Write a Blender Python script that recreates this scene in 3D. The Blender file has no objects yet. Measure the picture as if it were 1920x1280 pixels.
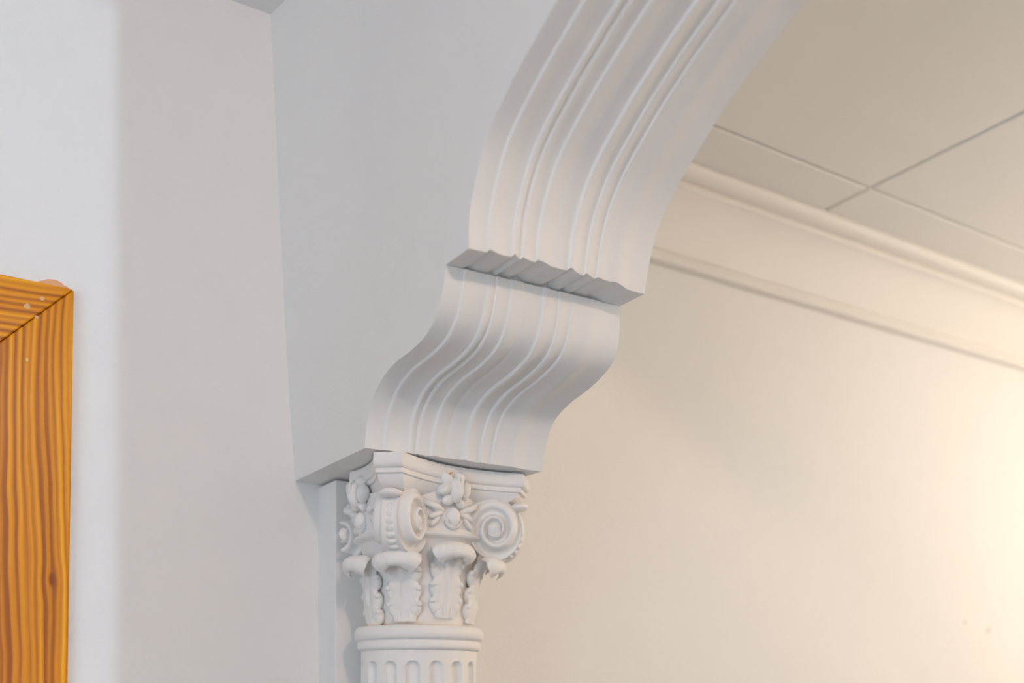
import bpy, math, random
from mathutils import Vector, Matrix, noise
random.seed(4)
PI = math.pi
SC = bpy.context.scene
COL = SC.collection
EYE = 1.5                      # eye height above the floor; helper coordinates are measured from the eye

# ------------------------------------------------------------------ camera
cam_d = bpy.data.cameras.new('camera')
cam = bpy.data.objects.new('camera', cam_d); COL.objects.link(cam); SC.camera = cam
cam_d.sensor_width = 36.0
cam_d.lens = 36.0 * 1949.0 / 1920.0
cam_d.shift_y = 660.0 / 1920.0
cam_d.clip_start = 0.02
cam.location = (0, 0, EYE)
cam.rotation_euler = (PI / 2, 0, math.radians(57.34 - 90.0))
cam_d.dof.use_dof = True
cam_d.dof.focus_distance = 1.80
cam_d.dof.aperture_fstop = 1.7

# ------------------------------------------------------------------ world, exposure, lights
SC.view_settings.view_transform = 'Standard'
SC.view_settings.look = 'None'
SC.view_settings.gamma = 1.0
SC.view_settings.use_curve_mapping = False
SC.view_settings.exposure = 0.0
SC.cycles.use_denoising = True
SC.cycles.max_bounces = 10
SC.cycles.diffuse_bounces = 7
w = bpy.data.worlds.new('sky'); SC.world = w; w.use_nodes = True
w.node_tree.nodes['Background'].inputs[0].default_value = (0.62, 0.78, 1.0, 1)
w.node_tree.nodes['Background'].inputs[1].default_value = 1.0

def area(name, loc, aim, sx, sy, power, col, shape='RECTANGLE'):
    d = bpy.data.lights.new(name, 'AREA'); d.shape = shape; d.size = sx
    if shape in ('RECTANGLE', 'ELLIPSE'): d.size_y = sy
    d.energy = power; d.color = col
    o = bpy.data.objects.new(name, d); COL.objects.link(o)
    o.location = (loc[0], loc[1], loc[2] + EYE)
    v = Vector((aim[0] - loc[0], aim[1] - loc[1], aim[2] - loc[2]))
    o.rotation_euler = v.to_track_quat('-Z', 'Y').to_euler()
    return o
def point(name, loc, rad, power, col):
    d = bpy.data.lights.new(name, 'POINT'); d.energy = power; d.color = col; d.shadow_soft_size = rad
    o = bpy.data.objects.new(name, d); COL.objects.link(o); o.location = (loc[0], loc[1], loc[2] + EYE)
    return o
# daylight at the window behind the camera, low in the wall
area('window_daylight', (-2.45, -0.4, -0.1), (1, 0.3, 0.3), 1.9, 1.5, 35, (0.69, 0.86, 1.0))
# ceiling lamp of the near room, behind the camera
point('near_room_lamp', (0.38, -0.95, 1.22), 0.03, 46, (1.0, 0.74, 0.57))
# lamp of the far room
point('far_room_lamp', (4.3, 0.85, 0.35), 0.12, 48, (1.0, 0.81, 0.61))
point('far_room_fill', (3.2, 0.35, 0.90), 0.12, 38, (1.0, 0.85, 0.69))  # added warm fill without a fixture, brightens the far room
# low cool sun, its beam shaped by an opening added in the wall opposite
sd = bpy.data.lights.new('sun', 'SUN'); sd.energy = 0.62; sd.color = (0.60, 0.80, 1.0); sd.angle = math.radians(0.5)
so = bpy.data.objects.new('sun', sd); COL.objects.link(so)
so.rotation_euler = Vector((0.10, 1.0, -0.02)).to_track_quat('-Z', 'Y').to_euler()

# ------------------------------------------------------------------ helpers
def tag(o, label=None, cat=None, group=None, kind=None):
    if label: o['label'] = label
    if cat: o['category'] = cat
    if group: o['group'] = group
    if kind: o['kind'] = kind
    return o
def world_loc(o):
    v = Vector(o.location)
    while o.parent: o = o.parent; v = v + Vector(o.location)
    return v
def obj(name, verts, faces, mat, parent=None, smooth=True, origin=None, angle=40, clip=None):
    """verts are in eye-based coordinates; origin too"""
    base = Vector(origin) + Vector((0, 0, EYE)) if origin is not None else (world_loc(parent) if parent else Vector((0, 0, 0)))
    me = bpy.data.meshes.new(name)
    me.from_pydata([tuple(Vector((v[0], v[1], v[2] + EYE)) - base) for v in verts], [], faces)
    me.materials.append(mat)
    me.polygons.foreach_set('use_smooth', [smooth] * len(me.polygons))
    me.update()
    import bmesh
    bm = bmesh.new(); bm.from_mesh(me)
    bmesh.ops.recalc_face_normals(bm, faces=bm.faces)
    if clip is not None:                     # cut off flat where it meets the pilaster
        g = bm.verts[:] + bm.edges[:] + bm.faces[:]
        res = bmesh.ops.bisect_plane(bm, geom=g, dist=1e-6, plane_co=Vector((0, clip, 0)) - base, plane_no=(0, 1, 0), clear_outer=True)
        ed = [q for q in res['geom_cut'] if isinstance(q, bmesh.types.BMEdge)]
        if ed: bmesh.ops.holes_fill(bm, edges=ed, sides=0)
    bm.to_mesh(me); n_left = len(bm.faces); bm.free()
    if n_left == 0: bpy.data.meshes.remove(me); return None
    if smooth and angle:
        me.set_sharp_from_angle(angle=math.radians(angle))
    o = bpy.data.objects.new(name, me); COL.objects.link(o)
    if parent is not None:
        o.parent = parent; o.location = base - world_loc(parent)
    else:
        o.location = base
    return o
def empty(name, loc, parent=None):
    o = bpy.data.objects.new(name, None); COL.objects.link(o)
    v = Vector((loc[0], loc[1], loc[2] + EYE))
    if parent is not None: o.parent = parent; o.location = v - world_loc(parent)
    else: o.location = v
    o.empty_display_size = 0.05
    return o
class MB:
    def __init__(s): s.v = []; s.f = []
    def add(s, v, f):
        n = len(s.v); s.v += [tuple(p) for p in v]; s.f += [tuple(i + n for i in q) for q in f]
    def box(s, a, b):
        x0, y0, z0 = a; x1, y1, z1 = b
        s.add([(x0,y0,z0),(x1,y0,z0),(x1,y1,z0),(x0,y1,z0),(x0,y0,z1),(x1,y0,z1),(x1,y1,z1),(x0,y1,z1)],
              [(0,3,2,1),(4,5,6,7),(0,1,5,4),(1,2,6,5),(2,3,7,6),(3,0,4,7)])
    def grid(s, rows, closed=False, caps=False):
        n = len(rows[0]); v = [p for r in rows for p in r]; f = []
        for i in range(len(rows) - 1):
            for j in range(n if closed else n - 1):
                k = (j + 1) % n
                f.append((i*n+j, i*n+k, (i+1)*n+k, (i+1)*n+j))
        if caps: f.append(tuple(range(n))[::-1]); f.append(tuple((len(rows)-1)*n + j for j in range(n)))
        s.add(v, f)
    def lathe(s, prof, c, n=64):
        s.grid([[(c[0]+r*math.cos(2*PI*j/n), c[1]+r*math.sin(2*PI*j/n), z) for j in range(n)] for r, z in prof], True, True)
    def ellipsoid(s, c, ax, ay, az, nu=14, nv=10, f=None):
        ax, ay, az, c = Vector(ax), Vector(ay), Vector(az), Vector(c)
        rows = []
        for i in range(nv + 1):
            th = PI * (i + 0.02) / (nv + 0.04); row = []
            for j in range(nu):
                ph = 2 * PI * j / nu
                p = Vector((math.sin(th)*math.cos(ph), math.sin(th)*math.sin(ph), math.cos(th)))
                k = f(p) if f else 1.0
                row.append(c + (ax*p.x + ay*p.y + az*p.z) * k)
            rows.append(row)
        s.grid(rows, True, True)
    def build(s, name, mat, parent=None, **k): return obj(name, s.v, s.f, mat, parent, **k)
def spline(pts, n):
    """Catmull-Rom through pts, n samples per span"""
    P = [Vector(p) for p in pts]; P = [P[0]*2 - P[1]] + P + [P[-1]*2 - P[-2]]; out = []
    for i in range(1, len(P) - 2):
        for k in range(n):
            t = k / n; a, b, c, d = P[i-1:i+3]
            out.append(0.5*((2*b)+(c-a)*t+(2*a-5*b+4*c-d)*t*t+(3*b-a-3*c+d)*t**3))
    out.append(P[-2]); return out
def resample(pts, n):
    L = [0]
    for a, b in zip(pts, pts[1:]): L.append(L[-1] + (b-a).length)
    out = []; j = 0
    for i in range(n):
        d = L[-1]*i/(n-1)
        while j < len(L)-2 and L[j+1] < d: j += 1
        t = (d-L[j])/max(1e-9, L[j+1]-L[j]); out.append(pts[j].lerp(pts[j+1], min(1, t)))
    return out
def lerp1(tab, x):
    if x <= tab[0][0]: return tab[0][1]
    for (a, u), (b, v) in zip(tab, tab[1:]):
        if x <= b: return u + (v-u)*(x-a)/max(1e-9, b-a)
    return tab[-1][1]

# ------------------------------------------------------------------ materials
def mat_new(name):
    m = bpy.data.materials.new(name); m.use_nodes = True; nt = m.node_tree
    return m, nt, nt.nodes['Principled BSDF']
def paint(name, col, rough=0.6, bump=0.15, scale=90.0, dist=0.0012, mottle=0.03, stain=None):
    m, nt, b = mat_new(name); N = nt.nodes; L = nt.links
    tc = N.new('ShaderNodeTexCoord')
    n1 = N.new('ShaderNodeTexNoise'); n1.inputs['Scale'].default_value = scale; n1.inputs['Detail'].default_value = 4
    n2 = N.new('ShaderNodeTexNoise'); n2.inputs['Scale'].default_value = scale*0.13; n2.inputs['Detail'].default_value = 3
    for n in (n1, n2): L.new(tc.outputs['Object'], n.inputs['Vector'])
    mx = N.new('ShaderNodeMath'); mx.operation = 'MULTIPLY_ADD'; mx.inputs[1].default_value = 1.4
    L.new(n2.outputs['Fac'], mx.inputs[0]); L.new(n1.outputs['Fac'], mx.inputs[2])
    bp = N.new('ShaderNodeBump'); bp.inputs['Strength'].default_value = bump; bp.inputs['Distance'].default_value = dist
    L.new(mx.outputs[0], bp.inputs['Height']); L.new(bp.outputs['Normal'], b.inputs['Normal'])
    cr = N.new('ShaderNodeMix'); cr.data_type = 'RGBA'
    cr.inputs[6].default_value = (*col, 1); cr.inputs[7].default_value = (*[c*(1-mottle) for c in col], 1)
    L.new(n2.outputs['Fac'], cr.inputs[0]); out = cr.outputs[2]
    if stain:      # ochre grime caught in a joint: world-height band broken up by noise
        z0, z1, amt = stain
        g = N.new('ShaderNodeNewGeometry'); sx = N.new('ShaderNodeSeparateXYZ'); L.new(g.outputs['Position'], sx.inputs[0])
        mr = N.new('ShaderNodeMapRange'); mr.inputs[1].default_value = z0 + EYE; mr.inputs[2].default_value = z1 + EYE
        mr.inputs[3].default_value = 1; mr.inputs[4].default_value = 0; L.new(sx.outputs['Z'], mr.inputs[0])
        n3 = N.new('ShaderNodeTexNoise'); n3.inputs['Scale'].default_value = 26; L.new(tc.outputs['Object'], n3.inputs['Vector'])
        m2 = N.new('ShaderNodeMapRange'); m2.inputs[1].default_value = .42; m2.inputs[2].default_value = .62; L.new(n3.outputs['Fac'], m2.inputs[0])
        mm = N.new('ShaderNodeMath'); mm.operation = 'MULTIPLY'; L.new(mr.outputs[0], mm.inputs[0]); L.new(m2.outputs[0], mm.inputs[1])
        m3 = N.new('ShaderNodeMath'); m3.operation = 'MULTIPLY'; m3.inputs[1].default_value = amt; L.new(mm.outputs[0], m3.inputs[0])
        c2 = N.new('ShaderNodeMix'); c2.data_type = 'RGBA'; c2.inputs[7].default_value = (.78, .5, .22, 1)
        L.new(m3.outputs[0], c2.inputs[0]); L.new(out, c2.inputs[6]); out = c2.outputs[2]
    L.new(out, b.inputs['Base Color'])
    b.inputs['Roughness'].default_value = rough
    b.inputs['Specular IOR Level'].default_value = 0.3
    return m
M_wall = paint('wall_paint', (.80, .79, .775), .75, .55, 130, .0016)
M_arch = paint('arch_paint', (.80, .795, .785), .6, .35, 170, .0010, .03)
M_cap = paint('capital_paint', (.82, .805, .79), .6, .35, 220, .0008, .05)
M_bell = paint('bell_paint', (.82, .805, .79), .6, .35, 220, .0008, .05, stain=(.127, .133, .55))
M_ring = paint('astragal_paint', (.82, .805, .79), .6, .35, 220, .0008, .05, stain=(.1278, .1248, .7))
M_ceil = paint('ceiling_panel', (.80, .79, .77), .85, .1, 60, .001)
M_crown = paint('crown_paint', (.80, .775, .74), .5, .1, 60, .0006)
M_floor = paint('floor_tile', (.22, .25, .30), .5, .1, 8, .001, .2)
M_filler = paint('wood_filler', (.84, .45, .25), .8, .3, 200, .001, .25)
M_stain = paint('ochre_stain', (.72, .44, .20), .7, .3, 200, .001, .3)

def wood(name, axis, knots=()):
    m, nt, b = mat_new(name); N = nt.nodes; L = nt.links
    tc = N.new('ShaderNodeTexCoord'); sp = N.new('ShaderNodeSeparateXYZ'); L.new(tc.outputs['Object'], sp.inputs[0])
    def math_(op, a, bb, c=None):
        n = N.new('ShaderNodeMath'); n.operation = op
        for i, q in enumerate((a, bb, c)):
            if q is None: continue
            if isinstance(q, (int, float)): n.inputs[i].default_value = q
            else: L.new(q, n.inputs[i])
        return n.outputs[0]
    across, along = (sp.outputs['X'], sp.outputs['Z']) if axis == 'Z' else (sp.outputs['Z'], sp.outputs['X'])
    # slow drift of the grain lines along the board, bent round each knot
    cv = N.new('ShaderNodeCombineXYZ'); L.new(math_('MULTIPLY', across, 5.0), cv.inputs[0]); L.new(math_('MULTIPLY', along, 2.2), cv.inputs[1])
    nz = N.new('ShaderNodeTexNoise'); nz.inputs['Scale'].default_value = 1.0; nz.inputs['Detail'].default_value = 3; nz.inputs['Roughness'].default_value = .45
    L.new(cv.outputs[0], nz.inputs['Vector'])
    u = math_('MULTIPLY_ADD', nz.outputs['Fac'], 0.05, across)
    kmask = None
    for (kx, kz, kr) in knots:
        dx = math_('SUBTRACT', across, kx); dz = math_('MULTIPLY', math_('SUBTRACT', along, kz), 0.42)
        d2 = math_('ADD', math_('MULTIPLY', dx, dx), math_('MULTIPLY', dz, dz))
        g = math_('POWER', 2.718, math_('MULTIPLY', d2, -1.0/(kr*kr*5)))
        u = math_('MULTIPLY_ADD', math_('MULTIPLY', dx, g), -0.6, u)
        g2 = math_('POWER', 2.718, math_('MULTIPLY', d2, -1.0/(kr*kr*0.35)))
        kmask = g2 if kmask is None else math_('ADD', kmask, g2)
    c1 = N.new('ShaderNodeCombineXYZ'); L.new(math_('MULTIPLY', u, 60.0), c1.inputs[0]); L.new(math_('MULTIPLY', along, .5), c1.inputs[1])
    n1 = N.new('ShaderNodeTexNoise'); n1.inputs['Scale'].default_value = 1.0; n1.inputs['Detail'].default_value = 2; L.new(c1.outputs[0], n1.inputs['Vector'])
    c2 = N.new('ShaderNodeCombineXYZ'); L.new(math_('MULTIPLY', u, 420.0), c2.inputs[0]); L.new(math_('MULTIPLY', along, 2.5), c2.inputs[1])
    n2 = N.new('ShaderNodeTexNoise'); n2.inputs['Scale'].default_value = 1.0; n2.inputs['Detail'].default_value = 2; L.new(c2.outputs[0], n2.inputs['Vector'])
    sn = math_('SINE', math_('MULTIPLY', u, 470.0), 0)
    k = math_('MULTIPLY_ADD', sn, 0.11, math_('MULTIPLY_ADD', n2.outputs['Fac'], 0.15, math_('MULTIPLY', n1.outputs['Fac'], 1.0)))
    if kmask is not None: k = math_('MULTIPLY_ADD', kmask, -0.5, k)
    cr = N.new('ShaderNodeValToRGB'); L.new(k, cr.inputs[0])
    e = cr.color_ramp.elements; e[0].position = .22; e[0].color = (.24, .05, .0, 1); e[1].position = .86; e[1].color = (.90, .42, .01, 1)
    for p, c in ((.42, (.36, .095, .0, 1)), (.555, (.60, .195, .0, 1)), (.70, (.74, .28, .0, 1))):
        q = e.new(p); q.color = c
    L.new(cr.outputs[0], b.inputs['Base Color'])
    bp = N.new('ShaderNodeBump'); bp.inputs['Strength'].default_value = .35; bp.inputs['Distance'].default_value = .0012
    L.new(k, bp.inputs['Height']); L.new(bp.outputs['Normal'], b.inputs['Normal'])
    b.inputs['Roughness'].default_value = .38; b.inputs['Specular IOR Level'].default_value = .25
    b.inputs['Coat Weight'].default_value = .05; b.inputs['Coat Roughness'].default_value = .2
    return m

# ------------------------------------------------------------------ room measures (eye-based)
YW = 2.0                       # the long side wall
X0, X1 = 0.7625, 1.0943        # faces of the wall with the arch
ZN, ZF = 1.350, 1.286          # ceilings: near room, far room
FL = -EYE
XN, XE = -2.6, 5.6             # end walls
YB = -2.0                      # wall opposite
T = 0.15

mb = MB(); mb.box((XN-T, YB-T, FL-.1), (XE+T, YW+T, FL)); tag(mb.build('floor', M_floor, smooth=False), kind='structure')

# side wall, fine grid so the plaster can be gently uneven
def wall_grid(name, xs, zs, y, mat, hole=None):
    V, F = [], []
    nx, nz_ = len(xs), len(zs)
    for z in zs:
        for x in xs:
            V.append((x, y - 0.0012*noise.noise(Vector((x*3, z*3, 1.7))), z))
    for i in range(nz_-1):
        for j in range(nx-1):
            if hole and hole[0] <= (xs[j]+xs[j+1])/2 <= hole[1] and hole[2] <= (zs[i]+zs[i+1])/2 <= hole[3]: continue
            a = i*nx+j; F.append((a, a+1, a+nx+1, a+nx))
    n = len(V)
    V += [(v[0], YW+T, v[2]) for v in V]; F += [tuple(k+n for k in q[::-1]) for q in F]
    ed = {}
    for q in F[:len(F)//2]:
        for a, b in zip(q, q[1:]+q[:1]): ed[(a, b)] = 1
    for (a, b) in list(ed):
        if (b, a) not in ed: F.append((b, a, a+n, b+n))
    return obj(name, V, F, mat)
def frange(a, b, n): return [a + (b-a)*i/n for i in range(n+1)]
# door opening in the side wall (left of the picture)
CASX = 0.3432; CASW = 0.135                 # outer right edge and width of the wooden casing
DR = CASX - CASW + .012; DL = DR - 0.80     # door opening
DT = 0.7215 - CASW + .012                            # its head
xs = sorted(set([round(v, 4) for v in frange(XN, DL, 12) + frange(DL, DR, 8) + frange(DR, XE, 70)]))
zs = sorted(set([round(v, 4) for v in frange(FL, DT, 30) + frange(DT, ZN+.02, 14)]))
wl = wall_grid('wall_left', xs, zs, YW, M_wall, (DL, DR, FL, DT)); tag(wl, kind='structure')

# ------------------------------------------------------------------ arch curves, (y, z), near and far face
NEAR_C = [(1.6651,.4285),(1.6615,.455),(1.6500,.4845),(1.6270,.5116),(1.5920,.5330),(1.5450,.5450),(1.4850,.5500),(1.4380,.5590),(1.4040,.5796),(1.3830,.6138),(1.3745,.6467)]
FAR_C  = [(1.6060,.4150),(1.6000,.4345),(1.5880,.4648),(1.5680,.4950),(1.5420,.5110),(1.5050,.5230),(1.4640,.5310),(1.4200,.5450),(1.3900,.5620),(1.3750,.5919),(1.3705,.6497)]
NEAR_A = [(1.3060,.6470),(1.3035,.6958),(1.2925,.7269),(1.2660,.7734),(1.2306,.8070),(1.1694,.8420),(1.1124,.8680),(1.0700,.8870),(.95,.9320),(.78,.9830),(.55,1.0300),(.28,1.0620),(0,1.0740)]
FAR_A  = [(1.3080,.6500),(1.3020,.6748),(1.2894,.7138),(1.2700,.7504),(1.2381,.7850),(1.1917,.8200),(1.1339,.8600),(1.0720,.8940),(1.0088,.9220),(.9773,.9360),(.80,.9880),(.55,1.0330),(.28,1.0630),(0,1.0740)]
def v2(l): return [Vector((a, b)) for a, b in l]
nc, fc = resample(spline(v2(NEAR_C), 8), 56), resample(spline(v2(FAR_C), 8), 56)
# the arch: same count on both faces, matched from the springing up by share of length
na, fa = resample(spline(v2(NEAR_A), 8), 90), resample(spline(v2(FAR_A), 8), 90)

# moulding profile across the wall thickness: (share of the thickness, outward height in m)
PROF = [(0,.0),(.03,.0006),(.084,.0012),(.092,.0015),(.099,.0075),(.104,.0082),(.115,.0076),(.14,.0052),(.175,.0040),(.205,.0046),(.218,.0056),
        (.226,.0110),(.231,.0116),(.238,.0108),(.255,.0062),(.266,.0044),(.272,.0100),(.277,.0108),(.284,.0100),(.310,.0076),(.338,.0068),(.345,.0076),
        (.352,.0128),(.357,.0134),(.366,.0128),(.385,.0122),(.41,.0098),(.425,.0072),(.432,.0066),(.438,.0074),(.46,.0070),(.49,.0066),(.515,.0070),(.524,.0078),
        (.533,.0144),(.540,.0150),(.549,.0138),(.570,.0092),(.60,.0062),(.620,.0054),(.627,.0106),(.632,.0112),(.640,.0104),(.665,.0066),(.690,.0050),(.697,.0092),(.702,.0098),(.710,.0092),
        (.740,.0074),(.775,.0074),(.795,.0090),(.808,.0094),(.825,.0084),(.855,.0048),(.885,.0012),(.91,.0),(.95,.0),(1,.0)]
def dense(prof, m=3):
    return [Vector((a, b*.60)) for a, b in prof]
PD = dense(PROF, 2)
def sweep(near, far, back, ramp, cap0=None, x0=X0-.0001, x1=X1+.0001, hs=1.0, ends=(None, None)):
    """solid moulding: front follows the profile, back lies in the wall"""
    n = len(near); rows = []
    for i in range(n):
        def nrm(c):
            a, b = c[max(0, i-1)], c[min(n-1, i+1)]; d = (b-a).normalized()
            return Vector((-d.y, d.x)) if False else Vector((d.y*-1, d.x))
        nn, nf = nrm(near), nrm(far)
        # point normals into the opening (towards -y / -z)
        if nn.x*(-1) + nn.y*(-1) < 0: nn = -nn
        if nf.x*(-1) + nf.y*(-1) < 0: nf = -nf
        if ends[0] is not None and i == 0: nn = nf = Vector(ends[0])
        if ends[1] is not None and i == n-1: nn = nf = Vector(ends[1])
        s = i/(n-1); row = []
        for p in PD:
            u, h = p.x, p.y*hs*ramp(s)
            c = near[i].lerp(far[i], u) + nn.lerp(nf, u)*h
            zz = c.y + (.8*p.y if (cap0 and i == 0) else 0)
            wob = 0.0005*noise.noise(Vector((u*4, c.x*9, c.y*9)))
            row.append((x0 + (x1-x0)*u, c.x + wob, zz))
        for p in reversed(PD[::1]):
            u = p.x; bk = back(s)
            c = near[i].lerp(far[i], u) - nn.lerp(nf, u)*bk
            zz = c.y + (.8*p.y if (cap0 and i == 0) else 0)
            row.append((x0 + (x1-x0)*u, c.x, zz))
        rows.append(row)
    return rows
def sweep_mesh(name, rows, mat, parent=None, origin=None):
    V = [p for r in rows for p in r]; n = len(rows[0]); F = []
    for i in range(len(rows)-1):
        for j in range(n):
            k = (j+1) % n; F.append((i*n+j, i*n+k, (i+1)*n+k, (i+1)*n+j))
    h = n//2; last = (len(rows)-1)*n
    for j in range(h-1):      # end caps strip by strip
        F.append((j, j+1, n-2-j, n-1-j)); F.append((last+j, last+j+1, last+n-2-j, last+n-1-j))
    return obj(name, V, F, mat, parent, angle=24, origin=origin)

# wall with the arch: an extruded plate, its opening a little larger than the moulding's face
def offs(c, d, k):
    out = []
    for i, p in enumerate(c):
        a, b = c[max(0, i-1)], c[min(len(c)-1, i+1)]; t = (b-a).normalized(); q = Vector((-t.y, t.x))
        if -q.x - q.y < 0: q = -q
        out.append(p - q*d)
    return out
WTOP = ZN + .02
def plate():
    V, F = [], []
    top = WTOP
    wn = offs(nc, .016, 0) + offs(na, .030, 0); wf = offs(fc, .016, 0) + offs(fa, .030, 0)
    # wall foot of the spandrel
    wn[0] = Vector((wn[0].x, .4285)); wf[0] = Vector((wf[0].x, .4150))
    wn[55] = Vector((1.3895, .6475)); wn[56] = Vector((1.384, .649)); wf[55] = Vector((1.3895, .649)); wf[56] = Vector((1.384, .653))
    for l in (wn, wf):
        for i in range(57, 59): l[i] = Vector((l[i].x, l[i].y-.004))
    def fix(l, lim):
        out = []
        for i, p in enumerate(l):
            q = p.copy()
            if i and q.x > out[-1].x - .0004: q.x = out[-1].x - .0004
            out.append(q)
        return out
    wn, wf = fix(wn, 0), fix(wf, 0)
    mir_n = [Vector((-p.x, p.y)) for p in wn[:-1]][::-1]; mir_f = [Vector((-p.x, p.y)) for p in wf[:-1]][::-1]
    ys_n = [Vector((YW+.02, .4285)), Vector((1.93, .4285)), Vector((1.84, .4285)), Vector((1.75, .4285))] + wn + mir_n + [Vector((YB, .4285))]
    ys_f = [Vector((YW+.02, .4150)), Vector((1.93, .4150)), Vector((1.84, .4150)), Vector((1.75, .4150))] + wf + mir_f + [Vector((YB, .4150))]
    # face out of plumb by the side wall: its upper corner leans towards the near room
    K = 22
    def lean(y, z):
        t = max(0, min(1, (z-.43)/.93)); s = max(0, min(1, (y-1.68)/.32))
        return X0 - .056*(t**.85)*(s**1.4)
    rows = []
    for p in ys_n:
        rows.append([(lean(p.x, p.y+(top-p.y)*k/K), p.x, p.y+(top-p.y)*k/K) for k in range(K+1)])
    n0 = len(V); V += [q for r in rows for q in r]; m = K+1; R = len(rows)
    for i in range(R-1):
        for k in range(K): F.append((i*m+k, i*m+k+1, (i+1)*m+k+1, (i+1)*m+k))
    b = len(V); V += [(X1, p.x, p.y+(top-p.y)*k/K) for p in ys_f for k in range(K+1)]
    for i in range(R-1):
        for k in range(K): F.append((b+i*m+k, b+(i+1)*m+k, b+(i+1)*m+k+1, b+i*m+k+1))
    for i in range(R-1):
        F.append((i*m, (i+1)*m, b+(i+1)*m, b+i*m)); F.append((i*m+K, b+i*m+K, b+(i+1)*m+K, (i+1)*m+K))
    for k in range(K):
        F.append((k, k+1, b+k+1, b+k)); e = (R-1)*m; F.append((e+k, b+e+k, b+e+k+1, e+k+1))
    return V, F
V, F = plate()
wm = obj('wall_middle', V, F, M_wall, angle=30); tag(wm, kind='structure')
mb = MB()                                   # a dried paint run on the spandrel
mb.ellipsoid((X0-.0012, 1.874, .492), (.0012,0,0), (0,.0022,0), (0,0,.012)); mb.ellipsoid((X0-.0012, 1.874, .480), (.0018,0,0), (0,.003,0), (0,0,.003))
mb.build('paint_drip', M_wall, wm)
# pier of the same wall on the side outside the picture, down to the floor
mb = MB(); mb.box((X0, YB, FL), (X1, -1.70, .43)); tag(mb.build('wall_pier', M_wall, smooth=False), kind='structure')

# arch moulding and scroll corbel
rows = sweep(na, fa, lambda s: .086 if s < .004 else max(.040, .086-s*.8), lambda s: 1.0, cap0=True, ends=((-1, 0), (0, -1)))
rows_m = [[(p[0], -p[1], p[2]) for p in r] for r in rows[:-1]][::-1]
am = sweep_mesh('arch_molding', rows + rows_m, M_arch, origin=(X0, 1.306, .648))
tag(am, 'white ribbed plaster molding lining the underside of the arch, above the scroll corbel', 'molding', kind='thing')
rows = sweep(nc, fc, lambda s: .018, lambda s: 1.1 - .7*max(0, (s-.70)/.30), ends=((-1, 0), (-1, 0)))
cb = sweep_mesh('scroll_corbel', rows, M_arch, origin=(X0, 1.65, .42))
tag(cb, 'white S-curved ribbed plaster corbel between the column capital and the arch molding', 'corbel', kind='thing')

# ------------------------------------------------------------------ remaining shell
def sbox(name, a, b, mat, **k):
    m = MB(); m.box(a, b); return tag(m.build(name, mat, smooth=False, **k), kind='structure')
sbox('ceiling', (XN-T, YB-T, ZN), (X0+.10, YW+T, ZN+.1), M_wall)
# far ceiling: panels with sunk joints, one mesh
mb = MB()
gx, gy, gw = 2.195, 1.737, .011
xb = [v for v in (gx-1.2, gx, gx+1.2, gx+2.4, gx+3.6)]; yb = [gy-1.2*k for k in range(0, 4)][::-1] + [YW]
xb[0] = X1-.02; xb[-1] = XE; yb[0] = YB
def bevel_panel(x0, x1, y0, y1, z):
    g = gw/2; c = .002
    mb.add([(x0+g,y0+g,z+.008),(x1-g,y0+g,z+.008),(x1-g,y1-g,z+.008),(x0+g,y1-g,z+.008),
            (x0+g,y0+g,z+c),(x1-g,y0+g,z+c),(x1-g,y1-g,z+c),(x0+g,y1-g,z+c),
            (x0+g+c,y0+g+c,z),(x1-g-c,y0+g+c,z),(x1-g-c,y1-g-c,z),(x0+g+c,y1-g-c,z)],
           [(0,1,2,3),(0,4,5,1),(1,5,6,2),(2,6,7,3),(3,7,4,0),(4,8,9,5),(5,9,10,6),(6,10,11,7),(7,11,8,4),(8,11,10,9)])
for a, b_ in zip(xb, xb[1:]):
    for c, d in zip(yb, yb[1:]): bevel_panel(a, b_, c, d, ZF)
mb.box((X1-.02, YB-T, ZF+.0075), (XE+T, YW+T, ZF+.1))
tag(mb.build('ceiling', M_ceil, smooth=False), kind='structure')
# end walls and the wall opposite, with its two openings
sbox('wall_front', (XE, YB-T, FL), (XE+T, YW+T, ZN), M_wall)
mb = MB()
mb.box((XN-T, YB-T, FL), (XN, YW+T, -.9)); mb.box((XN-T, YB-T, .75), (XN, YW+T, ZN)); mb.box((XN-T, YB-T, -.9), (XN, -1.4, .75)); mb.box((XN-T, .6, -.9), (XN, YW+T, .75))
tag(mb.build('wall_back', M_wall, smooth=False), kind='structure')
SUNX = .4187 - .10*4.0            # edge of the added opening, placed to cut the sun beam
mb = MB()
mb.box((XN-T, YB-T, FL), (SUNX-.62, YB, ZN+.05)); mb.box((SUNX, YB-T, FL), (XE+T, YB, ZN+.05)); mb.box((SUNX-.62, YB-T, 1.36), (SUNX, YB, ZN+.05))
tag(mb.build('wall_right', M_wall, smooth=False), kind='structure')
def frame(name, pts, t, axis, mat):
    m = MB(); (a0, b0), (a1, b1) = pts
    for (p, q) in (((a0,b0),(a0+t,b1)), ((a1-t,b0),(a1,b1)), ((a0,b0),(a1,b0+t)), ((a0,b1-t),(a1,b1))):
        if axis == 'x': m.box((XN-.10, p[0], p[1]), (XN-.04, q[0], q[1]))
    return m.build(name, mat, smooth=False)
M_frame = paint('window_white', (.8,.8,.8), .4, .05, 60)
wf_ = frame('window_1', ((-1.4,-.9),(.6,.75)), .06, 'x', M_frame); tag(wf_, kind='structure')

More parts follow.
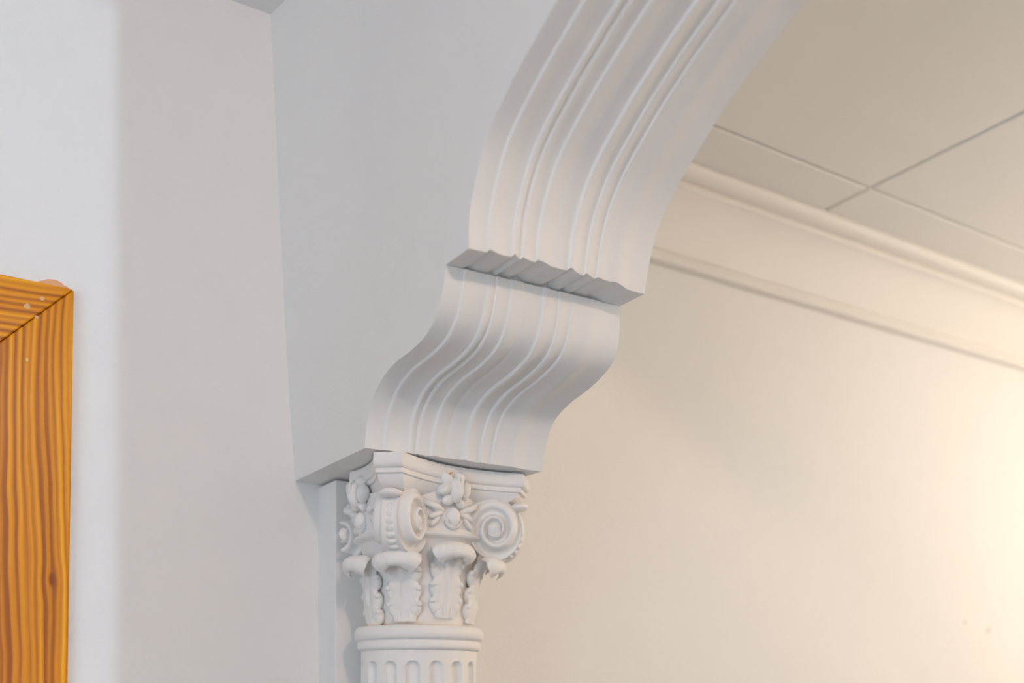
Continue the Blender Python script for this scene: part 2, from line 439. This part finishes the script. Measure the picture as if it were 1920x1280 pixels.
# ------------------------------------------------------------------ crown moulding of the far room
CR = [(0,1.086),(.022,1.087),(.027,1.092),(.027,1.101),(.022,1.107),(.013,1.110),(.013,1.118),(.019,1.121),(.023,1.130),(.029,1.150),(.038,1.174),(.050,1.196),(.064,1.216),(.078,1.231),(.088,1.240),
      (.094,1.243),(.094,1.251),(.085,1.254),(.085,1.262),(.098,1.265),(.112,1.269),(.121,1.276),(.125,1.284),(.124,1.291),(.119,1.2965),(.119,ZF+.004)]
V, F = [], []
nx = 40
for i in range(nx+1):
    x = X1 + (XE-X1)*i/nx
    for q, z in CR: V.append((x, YW-q, z-.011 if z != ZF+.004 else z))
    V.append((x, YW+.01, ZF+.004)); V.append((x, YW+.01, 1.075))
m = len(CR)+2
for i in range(nx):
    for j in range(m): k = (j+1) % m; F.append((i*m+j, i*m+k, (i+1)*m+k, (i+1)*m+j))
F.append(tuple(range(m))); F.append(tuple(nx*m+j for j in range(m)))
tag(obj('trim_1', V, F, M_crown, angle=30), kind='structure')

# pilaster strip behind the column
PX0, PX1, PY = .8127, 1.050, 1.912
mb = MB(); mb.box((PX0, PY, FL), (PX1, YW+.01, .421)); o = mb.build('trim_2', M_arch, smooth=False)
bv = o.modifiers.new('bevel', 'BEVEL'); bv.width = .002; bv.segments = 2; tag(o, kind='structure')

# ------------------------------------------------------------------ door with pine casing
dr = empty('door_1', ((DL+DR)/2, YW, FL)); tag(dr, kind='structure')
YC = YW - .016
def tilt(p):                                 # the frame is hung slightly out of true
    a = math.radians(-.86); dx, dz = p[0]-CASX, p[2]-.7215
    return (CASX + dx*math.cos(a) - dz*math.sin(a), p[1], .7215 + dx*math.sin(a) + dz*math.cos(a))
def board(poly, name, mat, org):
    # poly in (x, z), front face rounded along its long edges
    V = [tilt((x, YC+.003, z)) for x, z in poly]; c = Vector((sum(p[0] for p in poly)/4, 0, sum(p[1] for p in poly)/4))
    ins = []
    for x, z in poly:
        ins.append((x, z))
    n = len(poly); V = [tilt((x, YW+.001, z)) for x, z in poly] + [tilt((x, YC, z)) for x, z in poly]
    F = [tuple(range(n)), tuple(range(2*n-1, n-1, -1))] + [(i, (i+1) % n, n+(i+1) % n, n+i) for i in range(n)]
    o = obj(name, V, F, mat, dr, smooth=False, origin=org)
    b = o.modifiers.new('bevel', 'BEVEL'); b.width = .0028; b.segments = 3
    return o
zt = .7215; g = .0004
org = (CASX, YW, zt)
W_side = wood('pine_upright', 'Z', knots=((-.0455+.009, -.520, .0065),)); W_top = wood('pine_head', 'X')
side = board([(CASX, zt), (CASX, FL), (CASX-CASW, FL), (CASX-CASW+g, zt-CASW)], 'side_casing', W_side, org)
XL = DL - CASW + .012
top = board([(CASX-g*2, zt), (CASX-CASW-g, zt-CASW+g), (XL+CASW, zt-CASW), (XL, zt)], 'head_casing', W_top, org)
board([(XL, zt-.001), (XL+CASW, zt-CASW-.001), (XL+CASW, FL), (XL, FL)], 'side_casing', W_side, (XL+CASW, YW, zt))
mb = MB(); mb.box((DL, YW+.002, FL), (DL+.03, YW+.14, DT)); mb.box((DR-.03, YW+.002, FL), (DR, YW+.14, DT)); mb.box((DL, YW+.002, DT-.03), (DR, YW+.14, DT))
mb.build('jamb', W_side, dr, smooth=False)
mb = MB(); mb.box((DL+.03, YW+.05, FL+.005), (DR-.03, YW+.09, DT-.03))
for a, b_ in ((FL+.12, -.75), (-.62, DT-.16)): mb.box((DL+.13, YW+.044, a), (DR-.13, YW+.05, b_))
mb.build('door_leaf', W_side, dr, smooth=False)
def blob(name, c, rx, rz, mat, parent, y, th=.0008, n=26, seed=0):
    V = [tilt((c[0], y-th, c[1]))]; 
    for k in range(n):
        a = 2*PI*k/n; r = 1 + .35*noise.noise(Vector((math.cos(a)*1.5+seed, math.sin(a)*1.5, seed)))
        V.append(tilt((c[0]+rx*r*.8*math.cos(a), y-th, c[1]+rz*r*.8*math.sin(a))))
    for k in range(n):
        a = 2*PI*k/n; r = 1 + .35*noise.noise(Vector((math.cos(a)*1.5+seed, math.sin(a)*1.5, seed)))
        V.append(tilt((c[0]+rx*r*math.cos(a), y+.0005, c[1]+rz*r*math.sin(a))))
    F = [(0, 1+k, 1+(k+1) % n) for k in range(n)] + [(1+k, 1+n+k, 1+n+(k+1) % n, 1+(k+1) % n) for k in range(n)]
    return obj(name, V, F, mat, parent)
blob('filler_smear', (CASX-.030, zt+.004), .026, .0105, M_filler, wl, YW-.0005, seed=2.3)
M_fs = paint('filler_on_wood', (.78, .46, .22), .6, .2, 200, .001, .2)
M_knot = paint('yellow_chip', (.85, .62, .18), .5, .2, 200, .001, .2)
blob('filler_spot', (CASX-.0755, zt-.047), .006, .005, M_fs, dr, YC, .0004, seed=1)
blob('filler_spot', (CASX-.052, zt-.028), .005, .0035, M_fs, dr, YC, .0004, seed=5)
blob('filler_spot', (CASX-.0600, zt-.0625), .004, .003, M_fs, dr, YC, .0004, seed=7)
blob('chip', (CASX-.0745, zt-.140), .0022, .0045, M_knot, dr, YC, .0004, seed=9)

M_smudge = paint('scuff', (.70, .66, .61), .8, .2, 90, .001, .1)
for px_, z_, rx_ in ((3.115, .2055, .0075), (2.985, .2265, .006)):
    V = [(px_+rx_*math.cos(t*PI/8), YW-.0016, z_+rx_*math.sin(t*PI/8)) for t in range(16)] + [(px_+rx_*1.2*math.cos(t*PI/8), YW+.001, z_+rx_*1.2*math.sin(t*PI/8)) for t in range(16)]
    obj('scuff_mark', V, [tuple(range(16))] + [(t, (t+1) % 16, 16+(t+1) % 16, 16+t) for t in range(16)], M_smudge, wl)
# ------------------------------------------------------------------ column
CX, CY = .935, 1.792
colm = empty('fluted_column', (CX, CY, FL))
tag(colm, 'white fluted column with a composite capital of volutes and acanthus leaves, under the corbel', 'column', kind='thing')
# shaft with 16 flutes, round-headed
NA, RS = 16*16, .1115
def flute(th, z):
    a = (th - math.radians(11.25)) % (2*PI/16)
    if a > PI/16: a -= 2*PI/16
    wd = .0128; s = a*RS
    top = .060
    d2 = (s/wd)**2 if z < top-wd else (s/wd)**2 + ((z-(top-wd))/wd)**2
    if z > top: return 0
    return .0100*math.sqrt(max(0, 1-d2)) if d2 < 1 else 0
zz = [FL+.16, -1.2, -.8, -.4, -.1, 0, .03] + [.04+.0012*k for k in range(20)] + [.068, .078, .086]
rws = []
for z in zz:
    rws.append([(CX+(RS-flute(2*PI*j/NA, z))*math.cos(2*PI*j/NA), CY+(RS-flute(2*PI*j/NA, z))*math.sin(2*PI*j/NA), z) for j in range(NA)])
mb = MB(); mb.grid(rws, True, True); mb.build('shaft', M_cap, colm, angle=50)
mb = MB()
mb.lathe([(.112,.0805),(.1175,.0835),(.1190,.087),(.1190,.0955),(.1165,.0985),(.1170,.1000),(.1205,.1010),(.1235,.1050),(.1250,.1110),(.1243,.1170),(.1215,.1225),(.1165,.1260),(.108,.1275),(.095,.1280)], (CX, CY), 128)
mb.build('astragal', M_ring, colm, clip=PY-.0005, angle=50)
mb = MB()
mb.lathe([(.155,FL+.001),(.155,FL+.05),(.15,FL+.052),(.158,FL+.065),(.158,FL+.085),(.148,FL+.098),(.136,FL+.102),(.132,FL+.12),(.138,FL+.13),(.138,FL+.14),(.126,FL+.150),(.113,FL+.162)], (CX, CY), 96)
mb.build('base', M_cap, colm, clip=PY-.0005, angle=50)

cap = empty('capital', (CX, CY, .126), colm)
KX, KY = .943, 1.792           # capital sits a few millimetres off the shaft's axis
mb = MB()
mb.lathe([(.09,.1275),(.094,.14),(.096,.18),(.099,.21),(.104,.235),(.110,.262),(.116,.280),(.121,.286),(.1285,.2885),(.1310,.2925),(.1285,.2965),(.122,.2985),(.1205,.305),(.1210,.345),(.120,.372),(.10,.375)], (CX+.004, CY), 96)
mb.build('bell', M_bell, cap, clip=PY-.0005, angle=45)

# abacus: concave sides, cut corners, moulded edge
def abacus_outline(ins):
    pts = []
    for q in range(4):
        a = q*PI/2 - PI/4      # corner direction
        e = Vector((math.cos(a), math.sin(a))); p = Vector((-e.y, e.x))
        r = .207 - ins*1.15; hw = .0265 - ins*.25
        c0 = e*r - p*hw; c1 = e*r + p*hw
        a2 = a + PI/2; e2 = Vector((math.cos(a2), math.sin(a2))); p2 = Vector((-e2.y, e2.x))
        d0 = e2*r - p2*hw
        for k in range(4): pts.append(c0.lerp(c1, k/4))
        mid = (e+e2).normalized()
        for k in range(24):
            t = k/24; b = c1.lerp(d0, t); pts.append(b - mid*(.034*4*t*(1-t)) )
    return pts
mb = MB(); rws = []
for ins, z in ((.060,.349),(.034,.360),(.022,.3655),(.0150,.3720),(.0125,.3780),(.0118,.3800),(.0065,.3812),(.0058,.3835),(.0058,.3875),(.0075,.3893),(.0042,.3905),(.0020,.3925),(.0004,.3965),(0,.4010),(.0008,.4080),(.001,.4130),(.002,.4155),(.03,.4165)):
    rws.append([(KX+p.x, KY+p.y, z + (.0015-.04*p.x)*min(1, (z-.349)/.03)) for p in abacus_outline(ins)])
mb.grid(rws, True, True); mb.build('abacus', M_cap, cap, clip=1.835, angle=35)

# corner volutes
RX, RZ, VZ = .0505, .0580, .3085
def volute_mesh(a, rr=.2):
    e = Vector((math.cos(a), math.sin(a), 0)); p = Vector((-e.y, e.x, 0)); k = Vector((KX, KY, VZ))
    mb = MB(); NR, NT = 34, 112; rims = []
    for sgn in (-1, 1):
        P = k + e*rr + p*sgn*.017
        # in-plane direction from the corner back towards the bell: 10 degrees off the diagonal plane's mirror
        ang = math.radians(10.0)
        tin = (-e*math.cos(ang) + p*sgn*math.sin(ang)).normalized()
        n = (p*sgn*math.cos(ang) + e*math.sin(ang)).normalized()
        C = P + tin*RX; rows = []
        for i in range(NR+1):
            rho = 1 - i/NR*(1-.0)
            row = []
            for j in range(NT):
                th = 2*PI*j/NT
                r = max(rho, .004)
                eye = .215
                if r > eye:
                    T_ = math.log(1/r)/math.log(1/eye)*2.0
                    ph = (T_ + th/(2*PI) + .72) % 1.0
                    # rim (rounded) then hollow
                    if ph < .50: h = .0090*math.sin(PI*ph/.50)**.55
                    else: h = -.0088*math.sin(PI*(ph-.5)/.5)**.8
                    h *= min(1, (r-eye)/.10*1.0+.25)
                    h *= min(1, (1-r)/.035+.35) if r > .96 else 1
                else:
                    h = .0055*math.sqrt(max(0, 1-(r/eye)**2)) - .001
                h += .016*(1-r)
                q = C - tin*(r*math.cos(th)*RX) + Vector((0, 0, r*math.sin(th)*RZ)) + n*h
                row.append(q)
            rows.append(row)
        mb.grid(rows, True); rims.append(rows[0])
    # band joining the two faces round the outside, slightly hollow
    band = []
    for s in range(7):
        t = s/6; row = []
        for j in range(NT):
            q = rims[0][j].lerp(rims[1][j], t); c = k + e*(rr-RX)
            d = (c + Vector((0,0,0)) - q); d = d.normalized()
            row.append(q + d*(.0035*math.sin(PI*t)**.5 if 0 < t < 1 else 0))
        band.append(row)
    mb.grid(band, True)
    return mb, e, p, k, rr
for q in range(4):
    a = math.radians(-135 + 90*q)
    mb, e, p, k, rr = volute_mesh(a)
    vo = mb.build('volute', M_cap, cap, clip=1.870, angle=60)
    if vo is None or q in (2, 3): continue
    hb = MB()                  # string of husks down the outer band
    for i in range(7):
        th = math.radians(22 - i*14)
        c = k + e*(rr-RX) + e*(math.cos(th)*(RX-.0065)) + Vector((0,0,math.sin(th)*(RZ-.0065)))
        rad = (e*math.cos(th) + Vector((0,0,math.sin(th)))).normalized(); tg = (-e*math.sin(th)+Vector((0,0,math.cos(th)))).normalized()
        hb.ellipsoid(c, p*(.0075+.0006*i), tg*.0078+rad*.003, rad*(.0052+.0004*i)-tg*.001)
    hb.build('husk_string', M_cap, vo, clip=PY-.0005, angle=60)
    lf = MB()                  # turned-over lip above the husks
    lf.ellipsoid(k + e*(rr-.008) + Vector((0,0,.046)), p*.021, e*.016, Vector((0,0,.0085)), 18, 12, lambda v: 1-.25*v.z*abs(v.x))
    lf.build('lip_leaf', M_cap, vo, clip=PY-.0005, angle=60)

# acanthus leaves
LOBES = [(.10,.026),(.19,.030),(.26,.027),(.36,.031),(.44,.027),(.53,.031),(.60,.030),(.68,.034),(.78,.039),(.90,.037),(.97,.028),(1.0,.018)]
def leaf(a, pts, wsc, zsh, seed):
    C = resample(spline([Vector(q) for q in pts], 8), 64); mb = MB(); rows = []
    n = len(C)
    for i in range(n):
        s = i/(n-1); t0, t1 = C[max(0, i-1)], C[min(n-1, i+1)]; d = (t1-t0).normalized(); nr = Vector((d.y, -d.x))
        wd = wsc*(lerp1([(0,.022)]+LOBES, s))
        curl = max(0, (s-.62)/.38); row = []
        M_ = 15; th = .0062*(1-.25*curl) * (min(1, (1-s)/.05+.25))
        for side in (1, -1):
            for j in range(M_):
                t = -1 + 2*j/(M_-1); t *= side
                lens = math.sqrt(max(0, 1-t*t))**.7
                rib = 0
                if side == 1:
                    at = abs(t)
                    rib = .0022*math.exp(-(t/.10)**2) - .0016*math.exp(-((at-.24)/.10)**2) + .0012*math.sin(6.5*at*PI - s*14)*(1-curl)*lens
                    lob = .0024*math.cos(2*PI*(s-.19)/.17)*at*at*(1 if s < .68 else 0)
                    rib += lob
                h = th*lens*(1 if side == 1 else -.9) + rib*(1 if side == 1 else 0)
                if side == -1: h -= 0.0012*math.sin(4*PI*abs(t))*curl
                r = C[i].x + nr.x*h; z = C[i].y + nr.y*h + zsh
                # hood: the turned-over tip droops at its sides
                z -= curl*.013*abs(t)**2.2; r -= curl*.012*abs(t)**2
                r += .0035*(1-curl)*abs(t)*math.sin(PI*min(1, s/.6))
                da = wd*t/(C[min(i, 34)].x+.004)
                row.append((CX+.003 + r*math.cos(a+da), CY + r*math.sin(a+da), z + .0006*noise.noise(Vector((t*3+seed, s*9, seed)))))
        rows.append(row)
    mb.grid(rows, True, True)
    # rolled-over tip
    cn_ = pts is CN; rr_, zz_ = (.1500, .2370) if cn_ else (.1400, .2475)
    ra = Vector((math.cos(a), math.sin(a), 0)); tg = Vector((-ra.y, ra.x, 0))
    mb.ellipsoid((CX+.003+rr_*ra.x, CY+rr_*ra.y, zz_+zsh), tg*.0345, ra*.0175, Vector((0,0,.0115 if cn_ else .0150)), 30, 16,
                 lambda v: 1 + .03*math.cos(18*v.x)*(1-v.x*v.x))
    # rounded lobes overlapping up both edges
    for s, sz, tt in ((.13,.016,.66),(.29,.0175,.66),(.49,.0165,.70)):
        i = int(s*(n-1))
        for sg in (-1, 1):
            da = sg*wsc*.034*tt/(C[i].x+.006); r = C[i].x-.0012
            ra = Vector((math.cos(a+da), math.sin(a+da), 0)); tg = Vector((-ra.y, ra.x, 0))
            d = (Vector((0,0,1)) + tg*sg*.28 + ra*.12).normalized(); m_ = tg - d*tg.dot(d)
            mb.ellipsoid((CX+.003+r*ra.x, CY+r*ra.y, C[i].y+zsh), m_*.0125, d.cross(m_).normalized()*.0085, d*sz, 16, 12)
            q_ = Vector((CX+.003+(r+.004)*ra.x, CY+(r+.004)*ra.y, C[i].y+zsh)) + d*sz*.62 + m_*sg*.004
            mb.ellipsoid(q_, m_*.0072, ra*.0072, d*.0062, 12, 10)
    return mb
AX = [(.097,.127),(.101,.150),(.104,.180),(.107,.208),(.111,.230),(.120,.248),(.134,.259),(.148,.255),(.153,.243),(.146,.234)]
CN = [(.097,.127),(.101,.150),(.104,.178),(.108,.202),(.115,.222),(.127,.238),(.143,.248),(.158,.245),(.164,.232),(.158,.222)]
for q in range(8):
    a = math.radians(-135 + 45*q)
    corner = q % 2 == 0
    if q in (4, 5, 6): continue      # the back of the capital is built into the pilaster
    mb = leaf(a, CN if corner else AX, 1.0, (-.008 if q == 7 else 0.007) if corner else (-.006 if q == 7 else .014), q*1.3)
    mb.build('acanthus_leaf', M_bell, cap, clip=PY-.0005, angle=70)

# flower on each abacus face, egg and curls below it
for q in range(4):
    a = math.radians(-90 + 90*q); e = Vector((math.cos(a), math.sin(a), 0)); p = Vector((-e.y, e.x, 0)); up = Vector((0,0,1))
    k = Vector((KX, KY, 0)) - p*.004
    if q != 2:
        fb = MB(); c = k + e*.132 + up*.376
        wav = lambda v: 1 + .10*math.sin(9*v.x)*math.cos(7*v.y)
        fb.ellipsoid(c + up*-.004 + e*.006, p*.013, e*.018, up*.024, 18, 14)
        fb.ellipsoid(c - p*.020 + up*-.004, (p*.86+up*.5)*.015, e*.014, (up*.86-p*.5)*.011, 16, 12, wav)
        fb.ellipsoid(c - p*.015 + up*.014, (p*.6-up*.8)*.015, e*.012, (up*.6+p*.8)*.010, 16, 12, wav)
        fb.ellipsoid(c + p*.021 + up*-.004 + e*.002, (p*.25+up*.97)*.018, e*.013, (up*.25-p*.97)*.009, 16, 12, wav)
        fb.ellipsoid(c + p*.010 + up*.020, (p*.8-up*.6)*.012, e*.012, (up*.8+p*.6)*.010, 16, 12, wav)
        fb.ellipsoid(c - p*.012 + up*-.022, (p*.9+up*.4)*.014, e*.010, (up*.9-p*.4)*.010, 16, 12)
        fb.ellipsoid(c + p*.012 + up*-.026 - e*.002, (p*.9-up*.4)*.010, e*.010, up*.009, 16, 12)
        for s in (-1, 1): fb.ellipsoid(c + p*.0045*s + up*.006 + e*.0215, p*.0035, e*.003, up*.012, 10, 8)
        fl = fb.build('fleuron', M_cap, cap, clip=PY-.0005, angle=70)
        sb = MB(); sb.ellipsoid(c - p*.014 + up*.0245 + e*.006, (p*.92+up*.40)*.0085, e*.0016, (up*.92-p*.40)*.0016, 12, 8)
        if q == 0:
            s_ = sb.build('stain', M_stain, fl); s_['label'] = 'ochre stain streak'
    if q == 2: continue
    eb = MB(); c = k + e*.126 + up*.3235
    eb.ellipsoid(c, p*.0125, e*.015, up*.0185, 20, 16)
    ring = []
    for j in range(26):        # cup round the egg
        t = math.radians(-20 - 140*j/25 - 0); ring.append(c + p*.0165*math.cos(t) + up*(.0215*math.sin(t)+.002) + e*.002)
    for u0, u1 in zip(ring, ring[1:]): eb.ellipsoid((u0+u1)/2, (u1-u0)*1.2, e*.006, (u1-u0).cross(e).normalized()*.0028, 8, 6)
    for s in (-1, 1):
        for (dx, dz, l, th, an) in ((.031,.004,.017,.0062,-.35),(.034,-.009,.014,.005,-.75),(.026,.013,.012,.005,.1)):
            d = (p*s*math.cos(an) + up*math.sin(an)).normalized(); m_ = d.cross(e).normalized()
            eb.ellipsoid(c + p*s*dx + up*dz - e*(.006), d*l, e*.007, m_*th, 14, 10)
    eb.build('egg_ornament', M_cap, cap, clip=PY-.0005, angle=70)
    for sg in (-1, 1):         # rolled bands rising from behind the flower into the volutes
        ec = (e + p*sg).normalized(); pc = Vector((-ec.y, ec.x, 0))*(-sg)
        kk = Vector((KX, KY, VZ)); ang = math.radians(10.0)
        tin = (-ec*math.cos(ang) + pc*math.sin(ang)).normalized(); C0 = kk + ec*.2 + pc*.017 + tin*RX
        nn = (pc*math.cos(ang) + ec*math.sin(ang)).normalized()
        pth = [k + e*.122 + p*sg*.018 + up*.337, k + e*.126 + p*sg*.040 + up*.343, C0 + tin*.034 + nn*.001 + up*.0455, C0 + tin*.008 + nn*.001 + up*.0545, C0 - tin*.010 - nn*.002 + up*.052]
        pth = spline(pth, 6); rb = MB(); rw = []
        for j, c in enumerate(pth):
            t = (pth[min(len(pth)-1, j+1)] - pth[max(0, j-1)]).normalized(); b1 = t.cross(e).normalized(); b2 = t.cross(b1)
            rr_ = .0062*min(1, .5+j/8, .4+(len(pth)-1-j)/6)
            rw.append([c + b1*rr_*math.cos(2*PI*m/12) + b2*rr_*.9*math.sin(2*PI*m/12) for m in range(12)])
        rb.grid(rw, True, True); rb.build('volute_band', M_cap, cap, clip=1.870, angle=70)
